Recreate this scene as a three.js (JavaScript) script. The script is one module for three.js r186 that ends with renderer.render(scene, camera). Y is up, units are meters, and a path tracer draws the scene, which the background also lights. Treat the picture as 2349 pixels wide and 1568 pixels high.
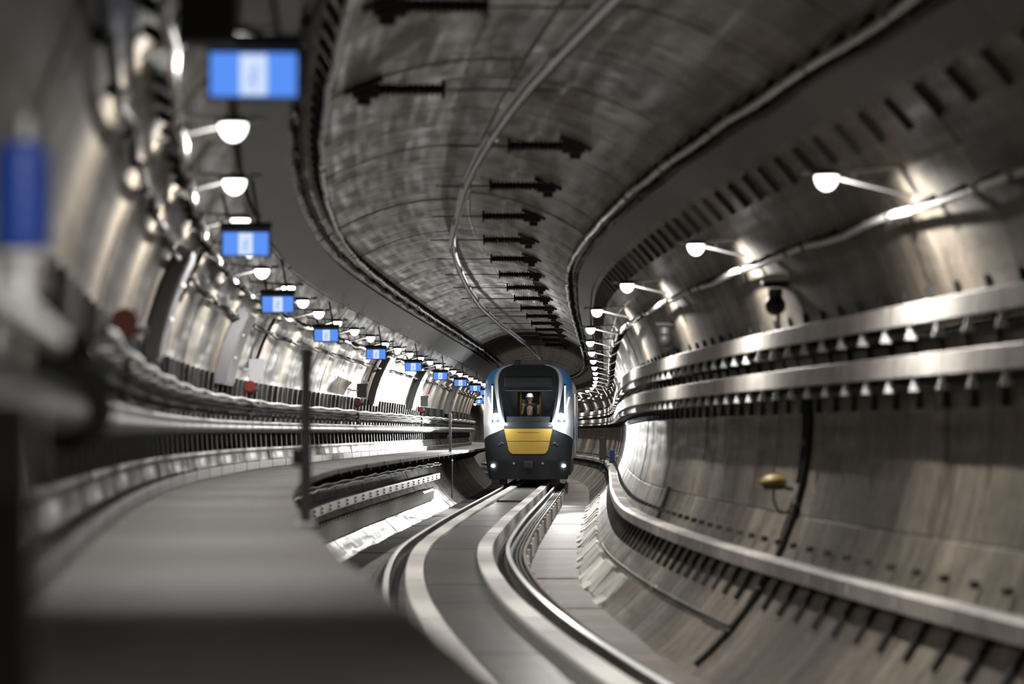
import * as THREE from 'three';
import { mergeGeometries } from 'three/addons/utils/BufferGeometryUtils.js';
import { RoundedBoxGeometry } from 'three/addons/geometries/RoundedBoxGeometry.js';
import { MarchingCubes } from 'three/addons/objects/MarchingCubes.js';

// ───────────────────────── camera, exposure ─────────────────────────
const W = 2349, H = 1568, F = 8809;                     // a 135 mm lens, focal length in picture pixels
const scene = new THREE.Scene();
scene.background = new THREE.Color(0x000000);
const camera = new THREE.PerspectiveCamera(2 * Math.atan(H / 2 / F) * 180 / Math.PI, W / H, 0.5, 600);
camera.position.set(0, 1.8, 0);
camera.lookAt(0, 1.8, -10);
camera.setViewOffset(W, H, 0, -206, W, H);              // lens shifted up: verticals stay upright
camera.focus = 124;
camera.userData.fStop = 2.0;
const renderer = new THREE.WebGLRenderer({ antialias: true });
renderer.toneMapping = THREE.LinearToneMapping;
renderer.toneMappingExposure = 1.0;
renderer.shadowMap.enabled = true;
const LAMP_CD = 23, LAMP_INNER_CD = 44, HEAD_CD = 1900, FOGLAMP_CD = 75, STRIP = 6;

// ───────────────────────── helpers ─────────────────────────
let seed = 20241;
const rnd = () => { seed = (seed * 1664525 + 1013904223) >>> 0; return seed / 4294967296; };
const rr = (a, b) => a + (b - a) * rnd();
const V = (x, y, z) => new THREE.Vector3(x, y, z);
const ORD = ['first', 'second', 'third', 'fourth', 'fifth', 'sixth', 'seventh', 'eighth', 'ninth', 'tenth', 'eleventh', 'twelfth', 'thirteenth', 'fourteenth', 'fifteenth', 'sixteenth', 'seventeenth', 'eighteenth', 'nineteenth', 'twentieth'];
const ord = (n) => n <= 20 ? ORD[n - 1] : n < 30 ? 'twenty-' + ORD[n - 21] : n === 30 ? 'thirtieth' : n < 40 ? 'thirty-' + ORD[n - 31] : n === 40 ? 'fortieth' : n < 50 ? 'forty-' + ORD[n - 41] : n === 50 ? 'fiftieth' : 'fifty-' + ORD[n - 51];
const names = {};
function numbered(n) { const k = names[n] = (names[n] ?? -1) + 1; return k ? `${n}_${String(k).padStart(3, '0')}` : n; }
function shade(o) { o.traverse((m) => { if (m.isMesh) { m.castShadow = true; m.receiveShadow = true; } }); return o; }
function add(o, name, label, category, group, kind) {
  o.name = numbered(name);
  if (label) o.userData.label = label;
  if (category) o.userData.category = category;
  if (group) o.userData.group = group;
  if (kind) o.userData.kind = kind;
  scene.add(o); return o;
}
const thing = (name, label, category, group) => add(new THREE.Group(), name, label, category, group);
const struct = (name, label) => add(new THREE.Group(), name, label, undefined, undefined, 'structure');
function part(parent, name, geo, mat, label) {
  const m = new THREE.Mesh(geo, mat); m.castShadow = m.receiveShadow = true;
  const c = parent.userData.counts ??= {}; const k = c[name] = (c[name] ?? -1) + 1;
  m.name = k ? `${name}_${String(k).padStart(3, '0')}` : name;
  if (label) m.userData.label = label;
  parent.add(m); return m;
}
// natural cubic spline for the plan of the track: depth in front of the camera -> sideways place of the track's middle
const KD = [-30, 0, 8.7, 17.3, 27.4, 39.2, 52.9, 60, 68.9, 80, 93.7, 110, 125, 140, 150, 160, 172, 190, 205, 230, 258, 300];
const KX = [5.04, 2.49, 1.75, 1.03, 0.27, -0.42, -0.84, -0.9, -0.79, -0.57, -0.24, 0.16, 0.52, 0.84, 1.03, 1.15, 1.17, 0.84, 0.3, -1.5, -5.2, -13];
const KM = (() => {
  const n = KD.length, a = new Array(n).fill(0), b = new Array(n).fill(0), m = new Array(n).fill(0);
  for (let i = 1; i < n - 1; i++) {
    const h0 = KD[i] - KD[i - 1], h1 = KD[i + 1] - KD[i], s = 6 * ((KX[i + 1] - KX[i]) / h1 - (KX[i] - KX[i - 1]) / h0), p = 2 * (h0 + h1) - h0 * a[i - 1];
    a[i] = h1 / p; b[i] = (s - h0 * b[i - 1]) / p;
  }
  for (let i = n - 2; i > 0; i--) m[i] = b[i] - a[i] * m[i + 1];
  return m;
})();
function plan(d) {
  let i = 0; while (i < KD.length - 2 && d > KD[i + 1]) i++;
  const h = KD[i + 1] - KD[i], t = (KD[i + 1] - d) / h, u = (d - KD[i]) / h;
  const x = t * KX[i] + u * KX[i + 1] + h * h / 6 * ((t ** 3 - t) * KM[i] + (u ** 3 - u) * KM[i + 1]);
  const s = (KX[i + 1] - KX[i]) / h + h / 6 * (-(3 * t * t - 1) * KM[i] + (3 * u * u - 1) * KM[i + 1]);
  return [x, s];
}
function P(d, off, y) { const [x, s] = plan(d), n = Math.hypot(1, s); return V(x + off / n, y, -d + off * s / n); }
const turnAt = (d) => -Math.atan(plan(d)[1]);
function place(o, d, off, y) { o.position.copy(P(d, off, y)); o.rotation.y = turnAt(d); return o; }
function steps(d0, d1, step) { const n = Math.max(1, Math.ceil((d1 - d0) / step)), a = []; for (let i = 0; i <= n; i++) a.push(d0 + (d1 - d0) * i / n); return a; }
// a closed outline of [off, y] carried along the track; sharp corners, smooth lengthwise
function sweep(profile, ds, shift) {
  const n = profile.length, pos = [], nor = [], uv = [], idx = [];
  let area = 0; for (let i = 0; i < n; i++) { const [a, b] = profile[i], [c, e] = profile[(i + 1) % n]; area += a * e - c * b; }
  const sg = area > 0 ? 1 : -1; let u = 0;
  for (let i = 0; i < n; i++) {
    const [a, b] = profile[i], [c, e] = profile[(i + 1) % n], L = Math.hypot(c - a, e - b), no = sg * (e - b) / L, ny = -sg * (c - a) / L, base = pos.length / 3;
    for (const d of ds) {
      const f = Math.atan(plan(d)[1]), [so, sy] = shift ? shift(d) : [0, 0];
      for (const [o, y, k] of [[a, b, 0], [c, e, L]]) { const p = P(d, o + so, y + sy); pos.push(p.x, p.y, p.z); nor.push(no * Math.cos(f), ny, no * Math.sin(f)); uv.push(u + k, d); }
    }
    for (let j = 0; j < ds.length - 1; j++) { const q = base + 2 * j; idx.push(...(sg > 0 ? [q, q + 1, q + 2, q + 1, q + 3, q + 2] : [q, q + 2, q + 1, q + 1, q + 2, q + 3])); }
    u += L;
  }
  const tri = THREE.ShapeUtils.triangulateShape(profile.map(([a, b]) => new THREE.Vector2(a, b)), []);
  for (const [d, dir] of [[ds[0], 1], [ds[ds.length - 1], -1]]) {
    const base = pos.length / 3, f = Math.atan(plan(d)[1]), [so, sy] = shift ? shift(d) : [0, 0];
    for (const [a, b] of profile) { const p = P(d, a + so, b + sy); pos.push(p.x, p.y, p.z); nor.push(-dir * Math.sin(f), 0, dir * Math.cos(f)); uv.push(a, b); }
    for (const [a, b, c] of tri) { const ccw = sg > 0 === dir > 0; idx.push(...(ccw ? [base + a, base + b, base + c] : [base + a, base + c, base + b])); }
  }
  const g = new THREE.BufferGeometry();
  g.setAttribute('position', new THREE.Float32BufferAttribute(pos, 3)); g.setAttribute('normal', new THREE.Float32BufferAttribute(nor, 3)); g.setAttribute('uv', new THREE.Float32BufferAttribute(uv, 2)); g.setIndex(idx);
  return facing(g);
}
function facing(g) {                                      // turns round the triangles that look away from their normals
  const p = g.attributes.position.array, n = g.attributes.normal.array, ix = g.index.array;
  for (let i = 0; i < ix.length; i += 3) {
    const a = ix[i] * 3, b = ix[i + 1] * 3, c = ix[i + 2] * 3, ux = p[b] - p[a], uy = p[b + 1] - p[a + 1], uz = p[b + 2] - p[a + 2], vx = p[c] - p[a], vy = p[c + 1] - p[a + 1], vz = p[c + 2] - p[a + 2];
    if ((uy * vz - uz * vy) * (n[a] + n[b] + n[c]) + (uz * vx - ux * vz) * (n[a + 1] + n[b + 1] + n[c + 1]) + (ux * vy - uy * vx) * (n[a + 2] + n[b + 2] + n[c + 2]) < 0) { const t = ix[i + 1]; ix[i + 1] = ix[i + 2]; ix[i + 2] = t; }
  }
  return g;
}
const box2 = (o0, o1, y0, y1, c = 0) => c ? [[o0 + c, y0], [o1 - c, y0], [o1, y0 + c], [o1, y1 - c], [o1 - c, y1], [o0 + c, y1], [o0, y1 - c], [o0, y0 + c]] : [[o0, y0], [o1, y0], [o1, y1], [o0, y1]];
class Path extends THREE.Curve { constructor(f) { super(); this.f = f; } getPoint(t, o = V(0, 0, 0)) { return o.copy(this.f(t)); } }
function cableGeo(off, y, r, d0, d1, { step = 1.1, wob = 0, sides = 8, sag = 0, pitch = 1.15 } = {}) {
  const ph = rnd() * 9, f = (t) => { const d = d0 + (d1 - d0) * t; return P(d, off + wob * Math.sin(d * 1.7 + ph) * Math.sin(d * 0.37 + ph), y + wob * Math.sin(d * 1.3 + ph * 2) - sag * Math.abs(Math.sin(Math.PI * d / pitch))); };
  return new THREE.TubeGeometry(new Path(f), Math.ceil((d1 - d0) / step), r, sides, false);
}
function tube(points, r, sides = 10, seg) { const c = new THREE.CatmullRomCurve3(points.map((p) => V(...p)), false, 'catmullrom', 0.2); return new THREE.TubeGeometry(c, seg ?? points.length * 6, r, sides, false); }
function bar(a, b, r, sides = 10) {
  const A = V(...a), B = V(...b), g = new THREE.CylinderGeometry(r, r, A.distanceTo(B), sides);
  g.applyQuaternion(new THREE.Quaternion().setFromUnitVectors(V(0, 1, 0), B.clone().sub(A).normalize())); const m = A.add(B).multiplyScalar(0.5); g.translate(m.x, m.y, m.z); return g;
}
function bx(w, h, d, x = 0, y = 0, z = 0, r = 0) { const g = r ? new RoundedBoxGeometry(w, h, d, 2, r) : new THREE.BoxGeometry(w, h, d); g.translate(x, y, z); return g; }
const merge = (list) => mergeGeometries(list.map((g) => { const h = g.index ? g.toNonIndexed() : g; for (const k of Object.keys(h.attributes)) if (!['position', 'normal', 'uv'].includes(k)) h.deleteAttribute(k); return h; }));

// ───────────────────────── materials ─────────────────────────
const NS = 512;
function lattice(n) { const a = new Float32Array(n * n); for (let i = 0; i < n * n; i++) a[i] = rnd(); return a; }
function noiseAt(lat, n, x, y) { const X = Math.floor(x), Y = Math.floor(y), s = (t) => t * t * (3 - 2 * t), u = s(x - X), v = s(y - Y), g = (i, j) => lat[((j % n + n) % n) * n + ((i % n + n) % n)]; return (g(X, Y) * (1 - u) + g(X + 1, Y) * u) * (1 - v) + (g(X, Y + 1) * (1 - u) + g(X + 1, Y + 1) * u) * v; }
function tex(fn, srgb) {
  const data = new Uint8Array(NS * NS * 4);
  for (let j = 0; j < NS; j++) for (let i = 0; i < NS; i++) { const c = fn(i / NS, j / NS), k = (j * NS + i) * 4; for (let q = 0; q < 3; q++) data[k + q] = Math.max(0, Math.min(255, 255 * (c.length ? c[q] : c))); data[k + 3] = 255; }
  const t = new THREE.DataTexture(data, NS, NS); t.wrapS = t.wrapT = THREE.RepeatWrapping; t.magFilter = THREE.LinearFilter; t.minFilter = THREE.LinearMipmapLinearFilter; t.generateMipmaps = true;
  if (srgb) t.colorSpace = THREE.SRGBColorSpace; t.needsUpdate = true; return t;
}
const L1 = lattice(64), L2 = lattice(64);
// v runs along the tunnel, u round it: streaks run round the ring
const streak = (u, v) => 0.34 * noiseAt(L1, 64, u * 2, v * 32) + 0.26 * noiseAt(L2, 64, u * 4, v * 64) + 0.22 * noiseAt(L1, 64, u * 16, v * 16) + 0.18 * noiseAt(L2, 64, u * 64, v * 64);
const blotch = (u, v) => 0.45 * noiseAt(L1, 64, u * 4, v * 4) + 0.3 * noiseAt(L2, 64, u * 16, v * 16) + 0.25 * noiseAt(L1, 64, u * 64, v * 64);
const streakMap = tex((u, v) => { const n = streak(u, v), b = blotch(u, v); const k = 0.47 + 0.76 * n + 0.22 * (b - 0.5); return [k, k * 0.985, k * 0.965]; }, true);
const streakRough = tex((u, v) => 0.35 + 0.6 * streak(v * 0.7 + 0.2, u));
const blotchMap = tex((u, v) => { const k = 0.66 + 0.5 * blotch(u, v); return [k, k * 0.99, k * 0.975]; }, true);
const grain = tex((u, v) => 0.5 * noiseAt(L2, 64, u * 64, v * 64) + 0.5 * noiseAt(L1, 64, u * 32, v * 32));
function scaled(t, u, v) { const c = t.clone(); c.repeat.set(u, v); c.needsUpdate = true; return c; }
const sM = scaled(streakMap, 0.24, 0.17), sR = scaled(streakRough, 0.24, 0.17), bM = scaled(blotchMap, 0.4, 0.31), gB = scaled(grain, 0.9, 0.9);
const lin = (r, g, b) => new THREE.Color().setRGB(r, g, b);
const std = (c, rough, metal = 0, more = {}) => new THREE.MeshStandardMaterial({ color: Array.isArray(c) ? lin(...c) : c, roughness: rough, metalness: metal, ...more });
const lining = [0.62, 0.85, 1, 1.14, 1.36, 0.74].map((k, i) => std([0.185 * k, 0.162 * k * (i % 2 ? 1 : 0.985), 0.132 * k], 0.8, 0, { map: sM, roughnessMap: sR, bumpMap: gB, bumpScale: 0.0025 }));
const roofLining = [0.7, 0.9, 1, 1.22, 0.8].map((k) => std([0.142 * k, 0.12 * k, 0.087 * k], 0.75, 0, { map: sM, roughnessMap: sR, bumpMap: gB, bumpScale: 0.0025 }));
const M = {
  slab: std([0.046, 0.044, 0.039], 0.46, 0, { map: bM, bumpMap: gB, bumpScale: 0.002 }),
  kerb: std([0.6, 0.585, 0.55], 0.6, 0, { bumpMap: gB, bumpScale: 0.002 }),
  walk: std([0.056, 0.05, 0.047], 0.7, 0, { map: bM, bumpMap: gB, bumpScale: 0.002 }),
  bed: std([0.08, 0.075, 0.067], 0.75, 0, { map: bM, bumpMap: gB, bumpScale: 0.003 }),
  drain: std([0.15, 0.118, 0.094], 0.68, 0, { map: bM, bumpMap: gB, bumpScale: 0.003 }),
  haunch: std([0.75, 0.74, 0.7], 0.7, 0, { map: bM, bumpMap: gB, bumpScale: 0.006 }),
  galv: std([0.55, 0.55, 0.56], 0.42, 0.75),
  frp: std([0.5, 0.475, 0.45], 0.5, 0, { map: bM }),
  steel: std([0.74, 0.74, 0.75], 0.36, 0.55),
  alu: std([0.88, 0.89, 0.94], 0.3, 1),
  railside: std([0.07, 0.06, 0.055], 0.7, 0.3),
  dark: std([0.022, 0.023, 0.024], 0.55),
  cable: std([0.012, 0.0125, 0.013], 0.75),
  pale: std([0.62, 0.62, 0.6], 0.42),
  pipe: std([0.11, 0.115, 0.12], 0.42, 0.5),
  cleat: std([0.62, 0.63, 0.62], 0.5),
  panel: std([0.085, 0.088, 0.092], 0.5, 0.2),
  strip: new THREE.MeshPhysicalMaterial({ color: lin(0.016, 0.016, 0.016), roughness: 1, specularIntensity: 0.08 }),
  panelGrey: std([0.14, 0.14, 0.15], 0.55, 0.1),
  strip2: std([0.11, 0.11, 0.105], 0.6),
  red: std([0.12, 0.012, 0.009], 0.45),
  yellow: std([0.5, 0.32, 0.02], 0.45),
  dirtyYellow: std([0.2, 0.135, 0.012], 0.55),
  blue: std([0.012, 0.06, 0.36], 0.45),
  notice: std([0.4, 0.41, 0.44], 0.55),
  insul: std([0.028, 0.022, 0.018], 0.35),
  lampHood: std([0.05, 0.05, 0.055], 0.5, 0.3),
  lampArm: std([0.22, 0.215, 0.21], 0.6, 0.2),
  glow: std(0x000000, 0.5, 0, { emissive: lin(1, 0.985, 0.96), emissiveIntensity: 5 }),
};

// ───────────────────────── tunnel lining: rings of segments ─────────────────────────
const AX = 1.95, R = 3.15, PITCH = 1.7, D0 = -6.8, RINGS = 149, DEG = Math.PI / 180;
function segmentGeo(d0, d1, a0, a1, r) {
  const b = 0.02, dp = 0.016, ba = b / r, out = 0.2, na = 9;
  const as = [a0, a0 + ba]; for (let i = 1; i < na; i++) as.push(a0 + ba + (a1 - a0 - 2 * ba) * i / na); as.push(a1 - ba, a1);
  const ds = [d0, d0 + b, (d0 + d1) / 2, d1 - b, d1], pos = [], nor = [], uv = [], idx = [];
  const put = (d, a, rad, na_, nd) => {
    const p = P(d, rad * Math.cos(a), AX + rad * Math.sin(a)), f = Math.atan(plan(d)[1]), ra = -Math.cos(a) * (1 - Math.abs(nd)), up = -Math.sin(a) * (1 - Math.abs(nd));
    const n = V(ra * Math.cos(f) - nd * -Math.sin(f), up, ra * Math.sin(f) - nd * Math.cos(f));
    if (na_) n.add(V(-Math.sin(a) * na_ * Math.cos(f), Math.cos(a) * na_, -Math.sin(a) * na_ * Math.sin(f)));
    n.normalize(); pos.push(p.x, p.y, p.z); nor.push(n.x, n.y, n.z); uv.push(r * a, d);
  };
  ds.forEach((d, i) => as.forEach((a, j) => { const e = i === 0 || i === 4 || j === 0 || j === as.length - 1; put(d, a, r + (e ? dp : 0), j === 0 ? -0.6 : j === as.length - 1 ? 0.6 : 0, i === 0 ? 0.4 : i === 4 ? -0.4 : 0); }));
  const n = as.length, q = (a, b2, c, d2) => idx.push(a, c, b2, b2, c, d2);
  for (let i = 0; i < 4; i++) for (let j = 0; j < n - 1; j++) q(i * n + j, i * n + j + 1, (i + 1) * n + j, (i + 1) * n + j + 1);
  const o = pos.length / 3; as.forEach((a) => put(d0, a, r + out, 0, 0)); as.forEach((a) => put(d1, a, r + out, 0, 0));
  for (let j = 0; j < n - 1; j++) { q(o + j, o + j + 1, j, j + 1); q(4 * n + j, 4 * n + j + 1, o + n + j, o + n + j + 1); q(o + n + j, o + n + j + 1, o + j, o + j + 1); }
  const g = new THREE.BufferGeometry();
  g.setAttribute('position', new THREE.Float32BufferAttribute(pos, 3)); g.setAttribute('normal', new THREE.Float32BufferAttribute(nor, 3)); g.setAttribute('uv', new THREE.Float32BufferAttribute(uv, 2)); g.setIndex(idx);
  return facing(g);
}
const wallLeft = struct('wall_left', 'outer curved tunnel wall of pale concrete ring segments');
const wallRight = struct('wall_right', 'inner curved tunnel wall of pale concrete ring segments');
const ceiling = struct('ceiling', 'dark curved tunnel roof of concrete ring segments');
const SEG = 360 / 7;
for (let k = 0; k < RINGS; k++) {
  const far = Math.max(0, k - 121), d0 = D0 + k * PITCH + far * PITCH, d1 = d0 + (k >= 121 ? 2 : 1) * PITCH;
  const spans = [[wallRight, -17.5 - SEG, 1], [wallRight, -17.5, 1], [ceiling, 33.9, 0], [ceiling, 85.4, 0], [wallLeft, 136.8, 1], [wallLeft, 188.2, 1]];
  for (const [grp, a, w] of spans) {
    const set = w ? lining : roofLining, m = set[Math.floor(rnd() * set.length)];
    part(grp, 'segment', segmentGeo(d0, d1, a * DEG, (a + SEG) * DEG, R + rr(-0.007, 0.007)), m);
  }
}

// ───────────────────────── floor: drain channels, track slab, kerbs ─────────────────────────
const floor = struct('floor', 'concrete invert with drain channels beside the raised track slab');
const DB0 = -6, DB1 = 224;
for (let d = DB0, k = 0; d < DB1; d += 5.1, k++) {
  part(floor, 'channel_slab', sweep(box2(1.0, 2.12, -0.75, -0.5 + rr(-0.006, 0.006)), steps(d, d + 5.07, 1.7)), M.drain);
  part(floor, 'channel_slab', sweep(box2(-2.12, -1.0, -0.75, -0.42 + rr(-0.006, 0.006)), steps(d, d + 5.07, 1.7)), M.bed);
  part(floor, 'bed_slab', sweep([[-1.1, -0.75], [1.1, -0.75], [1.1, -0.22], [1.06, -0.19], [-1.06, -0.19], [-1.1, -0.22]], steps(d, d + 5.085, 1.7)), M.bed);
}
for (let d = 30, k = 0; d < 222; d += 3.4) part(floor, 'pilaster', sweep(box2(1.1, 1.17, -0.5, -0.16, 0.01), steps(d, d + 0.28, 0.28)), M.kerb);
const edgeTrim = struct('trim_1', 'thin brown upstand along the outer edge of the track slab');
for (let d = DB0; d < DB1; d += 3.4) part(edgeTrim, 'upstand', sweep(box2(1.07, 1.12, -0.2, -0.12, 0.01), steps(d, d + 3.38, 1.2)), M.drain);
const haunch = struct('trim_2', 'rough white grout haunch where the inner wall meets the drain channel');
for (let d = 51; d < 118; d += 1.7) {
  const e = rr(1.86, 2.0), h = rr(-0.2, -0.12);
  part(haunch, 'grout_piece', sweep([[e, -0.5], [2.2, -0.5], [2.36, h], [2.3, h + 0.015], [2.05 + rr(-0.02, 0.02), -0.42]], steps(d + rr(0, 0.05), d + rr(1.62, 1.7), 0.85)), M.haunch);
}
const slabs = struct('floor_1', 'dark grey concrete infill panels between the two running rails');
for (let d = DB0; d < DB1; d += 4.7) {
  if (d > 96.5 && d < 101.5) { part(slabs, 'panel', sweep(box2(-0.368, 0.368, -0.2, -0.02, 0.008), steps(d, d + 1.7, 1.7)), M.slab); continue; }
  part(slabs, 'panel', sweep(box2(-0.368, 0.368, -0.2, -0.02 + rr(-0.004, 0.004), 0.008), steps(d, d + 4.692, 1.6)), M.slab);
}
for (const s of [-1, 1]) {
  const k = struct(s < 0 ? 'trim_3' : 'trim_4', `pale concrete kerb strip inside the ${s < 0 ? 'outer' : 'inner'} running rail`);
  for (let d = DB0; d < DB1; d += 2.35) part(k, 'kerb_block', sweep(box2(s < 0 ? -0.6 : 0.372, s < 0 ? -0.372 : 0.6, -0.2, 0.035 + rr(-0.004, 0.004), 0.012), steps(d, d + 2.335, 1.2)), M.kerb);
}
// running rails
const RAILP = [[-0.07, -0.172], [0.07, -0.172], [0.07, -0.16], [0.012, -0.14], [0.01, -0.045], [0.035, -0.035], [0.036, -0.008], [0.028, 0], [-0.028, 0], [-0.036, -0.008], [-0.035, -0.035], [-0.01, -0.045], [-0.012, -0.14], [-0.07, -0.16]];
for (const s of [-1, 1]) {
  const t = thing('running_rail', s < 0 ? 'curved running rail beside the walkway, shiny steel head' : 'curved running rail beside the drain channel, shiny steel head', 'rail');
  const pr = RAILP.map(([o, y]) => [o + s * 0.836, y]), ds = steps(DB0, DB1, 1.1);
  part(t, 'rail_body', sweep(pr, ds), M.railside);
  part(t, 'rail_head', sweep([[-0.033, -0.006], [0.033, -0.006], [0.027, 0.0015], [-0.027, 0.0015]].map(([o, y]) => [o + s * 0.836, y]), ds), M.steel, 'polished running surface');
  for (let d = 10; d < 123; d += 0.75) part(t, 'rail_clip', place(new THREE.Object3D(), 0, 0, 0) && sweep(box2(s * 0.836 - 0.15, s * 0.836 + 0.15, -0.192, -0.15, 0.01), [d, d + 0.16]), M.dark);
}
for (const [i, o] of [0.965, 1.02].entries()) {
  const t = add(part(new THREE.Group(), 'x', cableGeo(o, -0.155, 0.022, 8, 123, { wob: 0.004 }), M.cable), 'track_cable', i ? 'black cable lying against the brown upstand of the track slab' : 'black cable lying closest to the foot of the drain side rail', 'cable');
}

// ───────────────────────── walkway on the outer side ─────────────────────────
const walk = thing('walkway', 'raised concrete emergency walkway running along the outer tunnel wall', 'walkway');
for (let d = -5; d < 222; d += 3.05) {
  part(walk, 'deck_panel', sweep(box2(-3.02, -1.77 + rr(-0.012, 0.006), 1.15, 1.23 + rr(-0.002, 0.002), 0.012), steps(d, d + 3.035, 1.5)), M.walk);
  part(walk, 'wall_kerb', sweep(box2(-3.09, -2.98, 1.23, 1.36, 0.01), steps(d, d + 2.95, 1.5)), M.slab);
  part(walk, 'bracket', sweep([[-2.8, 0.75], [-2.6, 0.9], [-1.95, 1.08], [-1.95, 1.15], [-2.95, 1.15]], [d + 1.4, d + 1.52]), M.dark);
}
for (const [d, lab] of [[6.1, 'dark blurred post standing nearest the viewer on the walkway'], [23.4, 'tall grey gate post standing on the near walkway edge'], [107, 'thin grey gate post standing on the walkway edge close to the train']]) {
  const t = thing('walkway_post', lab, 'post');
  const o = d < 10 ? -2.755 : -1.81, h = d < 10 ? 0.6 : 1.06;
  place(t, d, o, 1.23);
  part(t, 'post', bx(d < 10 ? 0.09 : 0.07, h, 0.06, 0, h / 2, 0, 0.008), d < 10 ? M.dark : M.panel);
  part(t, 'base_plate', bx(0.13, 0.02, 0.13, 0, 0.011, 0, 0.004), M.galv);
  part(t, 'latch', bx(0.06, 0.11, 0.07, -0.055, 0.42, 0, 0.01), M.dark);
  part(t, 'cap', bx(0.085, 0.16, 0.07, 0.005, h - 0.05, 0, 0.012), M.panel);
  shade(t);
}

// under the walkway: cables, beam, bolted strip
const uc = thing('cable_bundle', 'ragged pale cable bundle slung beneath the walkway deck', 'cable');
for (let i = 0; i < 3; i++) part(uc, 'cable', cableGeo(-2.12 - 0.03 * i, 0.9 + 0.024 * i, 0.016, 8, 108, { wob: 0.012, sag: 0.02, pitch: 2.3 }), i === 1 ? M.cable : M.pale);
for (let d = 9; d < 108; d += 2.3) part(uc, 'hanger', sweep(box2(-2.24, -2.07, 0.87, 0.885), [d, d + 0.05]), M.galv);
const beam = thing('cable_duct', 'galvanised cable duct with paired bolts running below the walkway', 'duct');
for (let d = 8; d < 106; d += 2.45) {
  part(beam, 'cover', sweep(box2(-2.34, -2.05, 0.5, 0.66, 0.01), steps(d, d + 2.43, 1.2)), M.galv);
  part(beam, 'joint_plate', sweep(box2(-2.06, -2.043, 0.515, 0.645), [d - 0.1, d + 0.1]), M.galv);
  for (const y of [0.55, 0.61]) part(beam, 'bolt', new THREE.CylinderGeometry(0.016, 0.016, 0.03, 8).rotateZ(Math.PI / 2).applyMatrix4(new THREE.Matrix4().compose(P(d + 0.06, -2.036, y), new THREE.Quaternion(), V(1, 1, 1))), M.dark);
}
const kick = thing('concrete_upstand', 'pale concrete upstand with a row of steel bolts beneath the cable duct', 'upstand');
for (let d = 8; d < 108; d += 1.7) {
  part(kick, 'block', sweep([[-2.62, -0.1], [-2.33, -0.1], [-2.3, 0.16], [-2.36, 0.2], [-2.62, 0.2]], steps(d, d + 1.685, 0.85)), M.kerb);
  for (const e of [0.4, 1.25]) part(kick, 'bolt', new THREE.SphereGeometry(0.022, 8, 6).applyMatrix4(new THREE.Matrix4().makeTranslation(...P(d + e, -2.35, 0.235).toArray())), M.steel);
}
const cp = thing('conduit_pole', 'thin bright conduit dropping from the walkway edge beside the train', 'conduit');
place(cp, 106.5, -1.74, 0); part(cp, 'pole', bar([0, -0.05, 0], [0, 1.07, 0], 0.022), M.galv); part(cp, 'saddle', bx(0.07, 0.04, 0.06, 0, 1.0, 0, 0.008), M.galv);

// ───────────────────────── services on the outer (walkway) wall ─────────────────────────
const rackL = thing('cable_rack', 'row of dark wall struts carrying cables along the walkway wall', 'cable rack');
for (let d = 16.9, k = 0; d < 222; d += 1.15, k++) {
  part(rackL, 'strut', sweep([[-3.15, 1.56], [-3.06, 1.56], [-3.09, 2.0], [-3.04, 2.56], [-3.12, 2.56]], [d, d + 0.07]), M.dark);
  part(rackL, 'arm', sweep([[-3.1, 2.02], [-2.86, 2.05], [-2.86, 2.075], [-3.1, 2.09]], [d + 0.01, d + 0.05]), M.panel);
}
[['topmost black cable', -2.93, 2.19, 0.026], ['second black cable from the top', -2.9, 2.135, 0.026], ['lowest black cable, just above the steel pipe,', -2.94, 2.095, 0.024]].forEach(([nm, o, y, r]) =>
  add(new THREE.Mesh(cableGeo(o, y, r, 16.5, 222, { wob: 0.008 }), M.cable), 'wall_cable', `${nm} on the struts of the walkway wall`, 'cable'));
const pc = thing('feeder_cable', 'thin pale cable clipped along the strut tops of the walkway wall', 'cable');
part(pc, 'sheath', cableGeo(-2.83, 2.25, 0.021, 17, 222, { wob: 0.01, sag: 0.012 }), M.pale);
for (let d = 17.4; d < 222; d += 2.3) part(pc, 'clip', sweep(box2(-3.0, -2.8, 2.215, 2.228), [d, d + 0.05]), M.galv);
const pipe = thing('fire_main', 'long steel fire main pipe with couplings at eye level on the walkway wall', 'pipe');
for (let d = 13.3; d < 222; d += 2.3) {
  part(pipe, 'pipe_length', new THREE.TubeGeometry(new Path((t) => P(d + 2.3 * t, -2.9, 1.87)), 3, 0.085, 18), M.pipe);
  part(pipe, 'coupling', new THREE.TubeGeometry(new Path((t) => P(d - 0.1 + 0.2 * t, -2.9, 1.87)), 1, 0.103, 16), M.dark);
}
const valve = thing('pipe_valve', 'large dark flanged valve on the near end of the fire main', 'valve');
place(valve, 12.8, -2.86, 1.9);
part(valve, 'body', new THREE.SphereGeometry(0.115, 24, 16).scale(1, 1, 1.5), M.dark);
for (const z of [-0.24, 0.24]) { part(valve, 'flange', new THREE.CylinderGeometry(0.14, 0.14, 0.035, 24).rotateX(Math.PI / 2).translate(0, -0.02, z), M.dark); }
part(valve, 'bonnet', new THREE.CylinderGeometry(0.05, 0.07, 0.14, 16).translate(0, 0.14, 0), M.dark);
part(valve, 'hand_wheel', new THREE.TorusGeometry(0.09, 0.014, 8, 24).rotateX(Math.PI / 2).translate(0, 0.2, 0), M.panel);
part(valve, 'stub_pipe', bar([0, -0.03, 0.24], [0, -0.03, 8], 0.08, 18), M.dark);
const nearPipe = thing('handrail_pipe', 'pale blurred pipe ending above the dark valve', 'pipe');
part(nearPipe, 'pipe', new THREE.TubeGeometry(new Path((t) => P(3 + 5.3 * t, -2.76, 1.995)), 8, 0.03, 12), M.pale);
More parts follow.
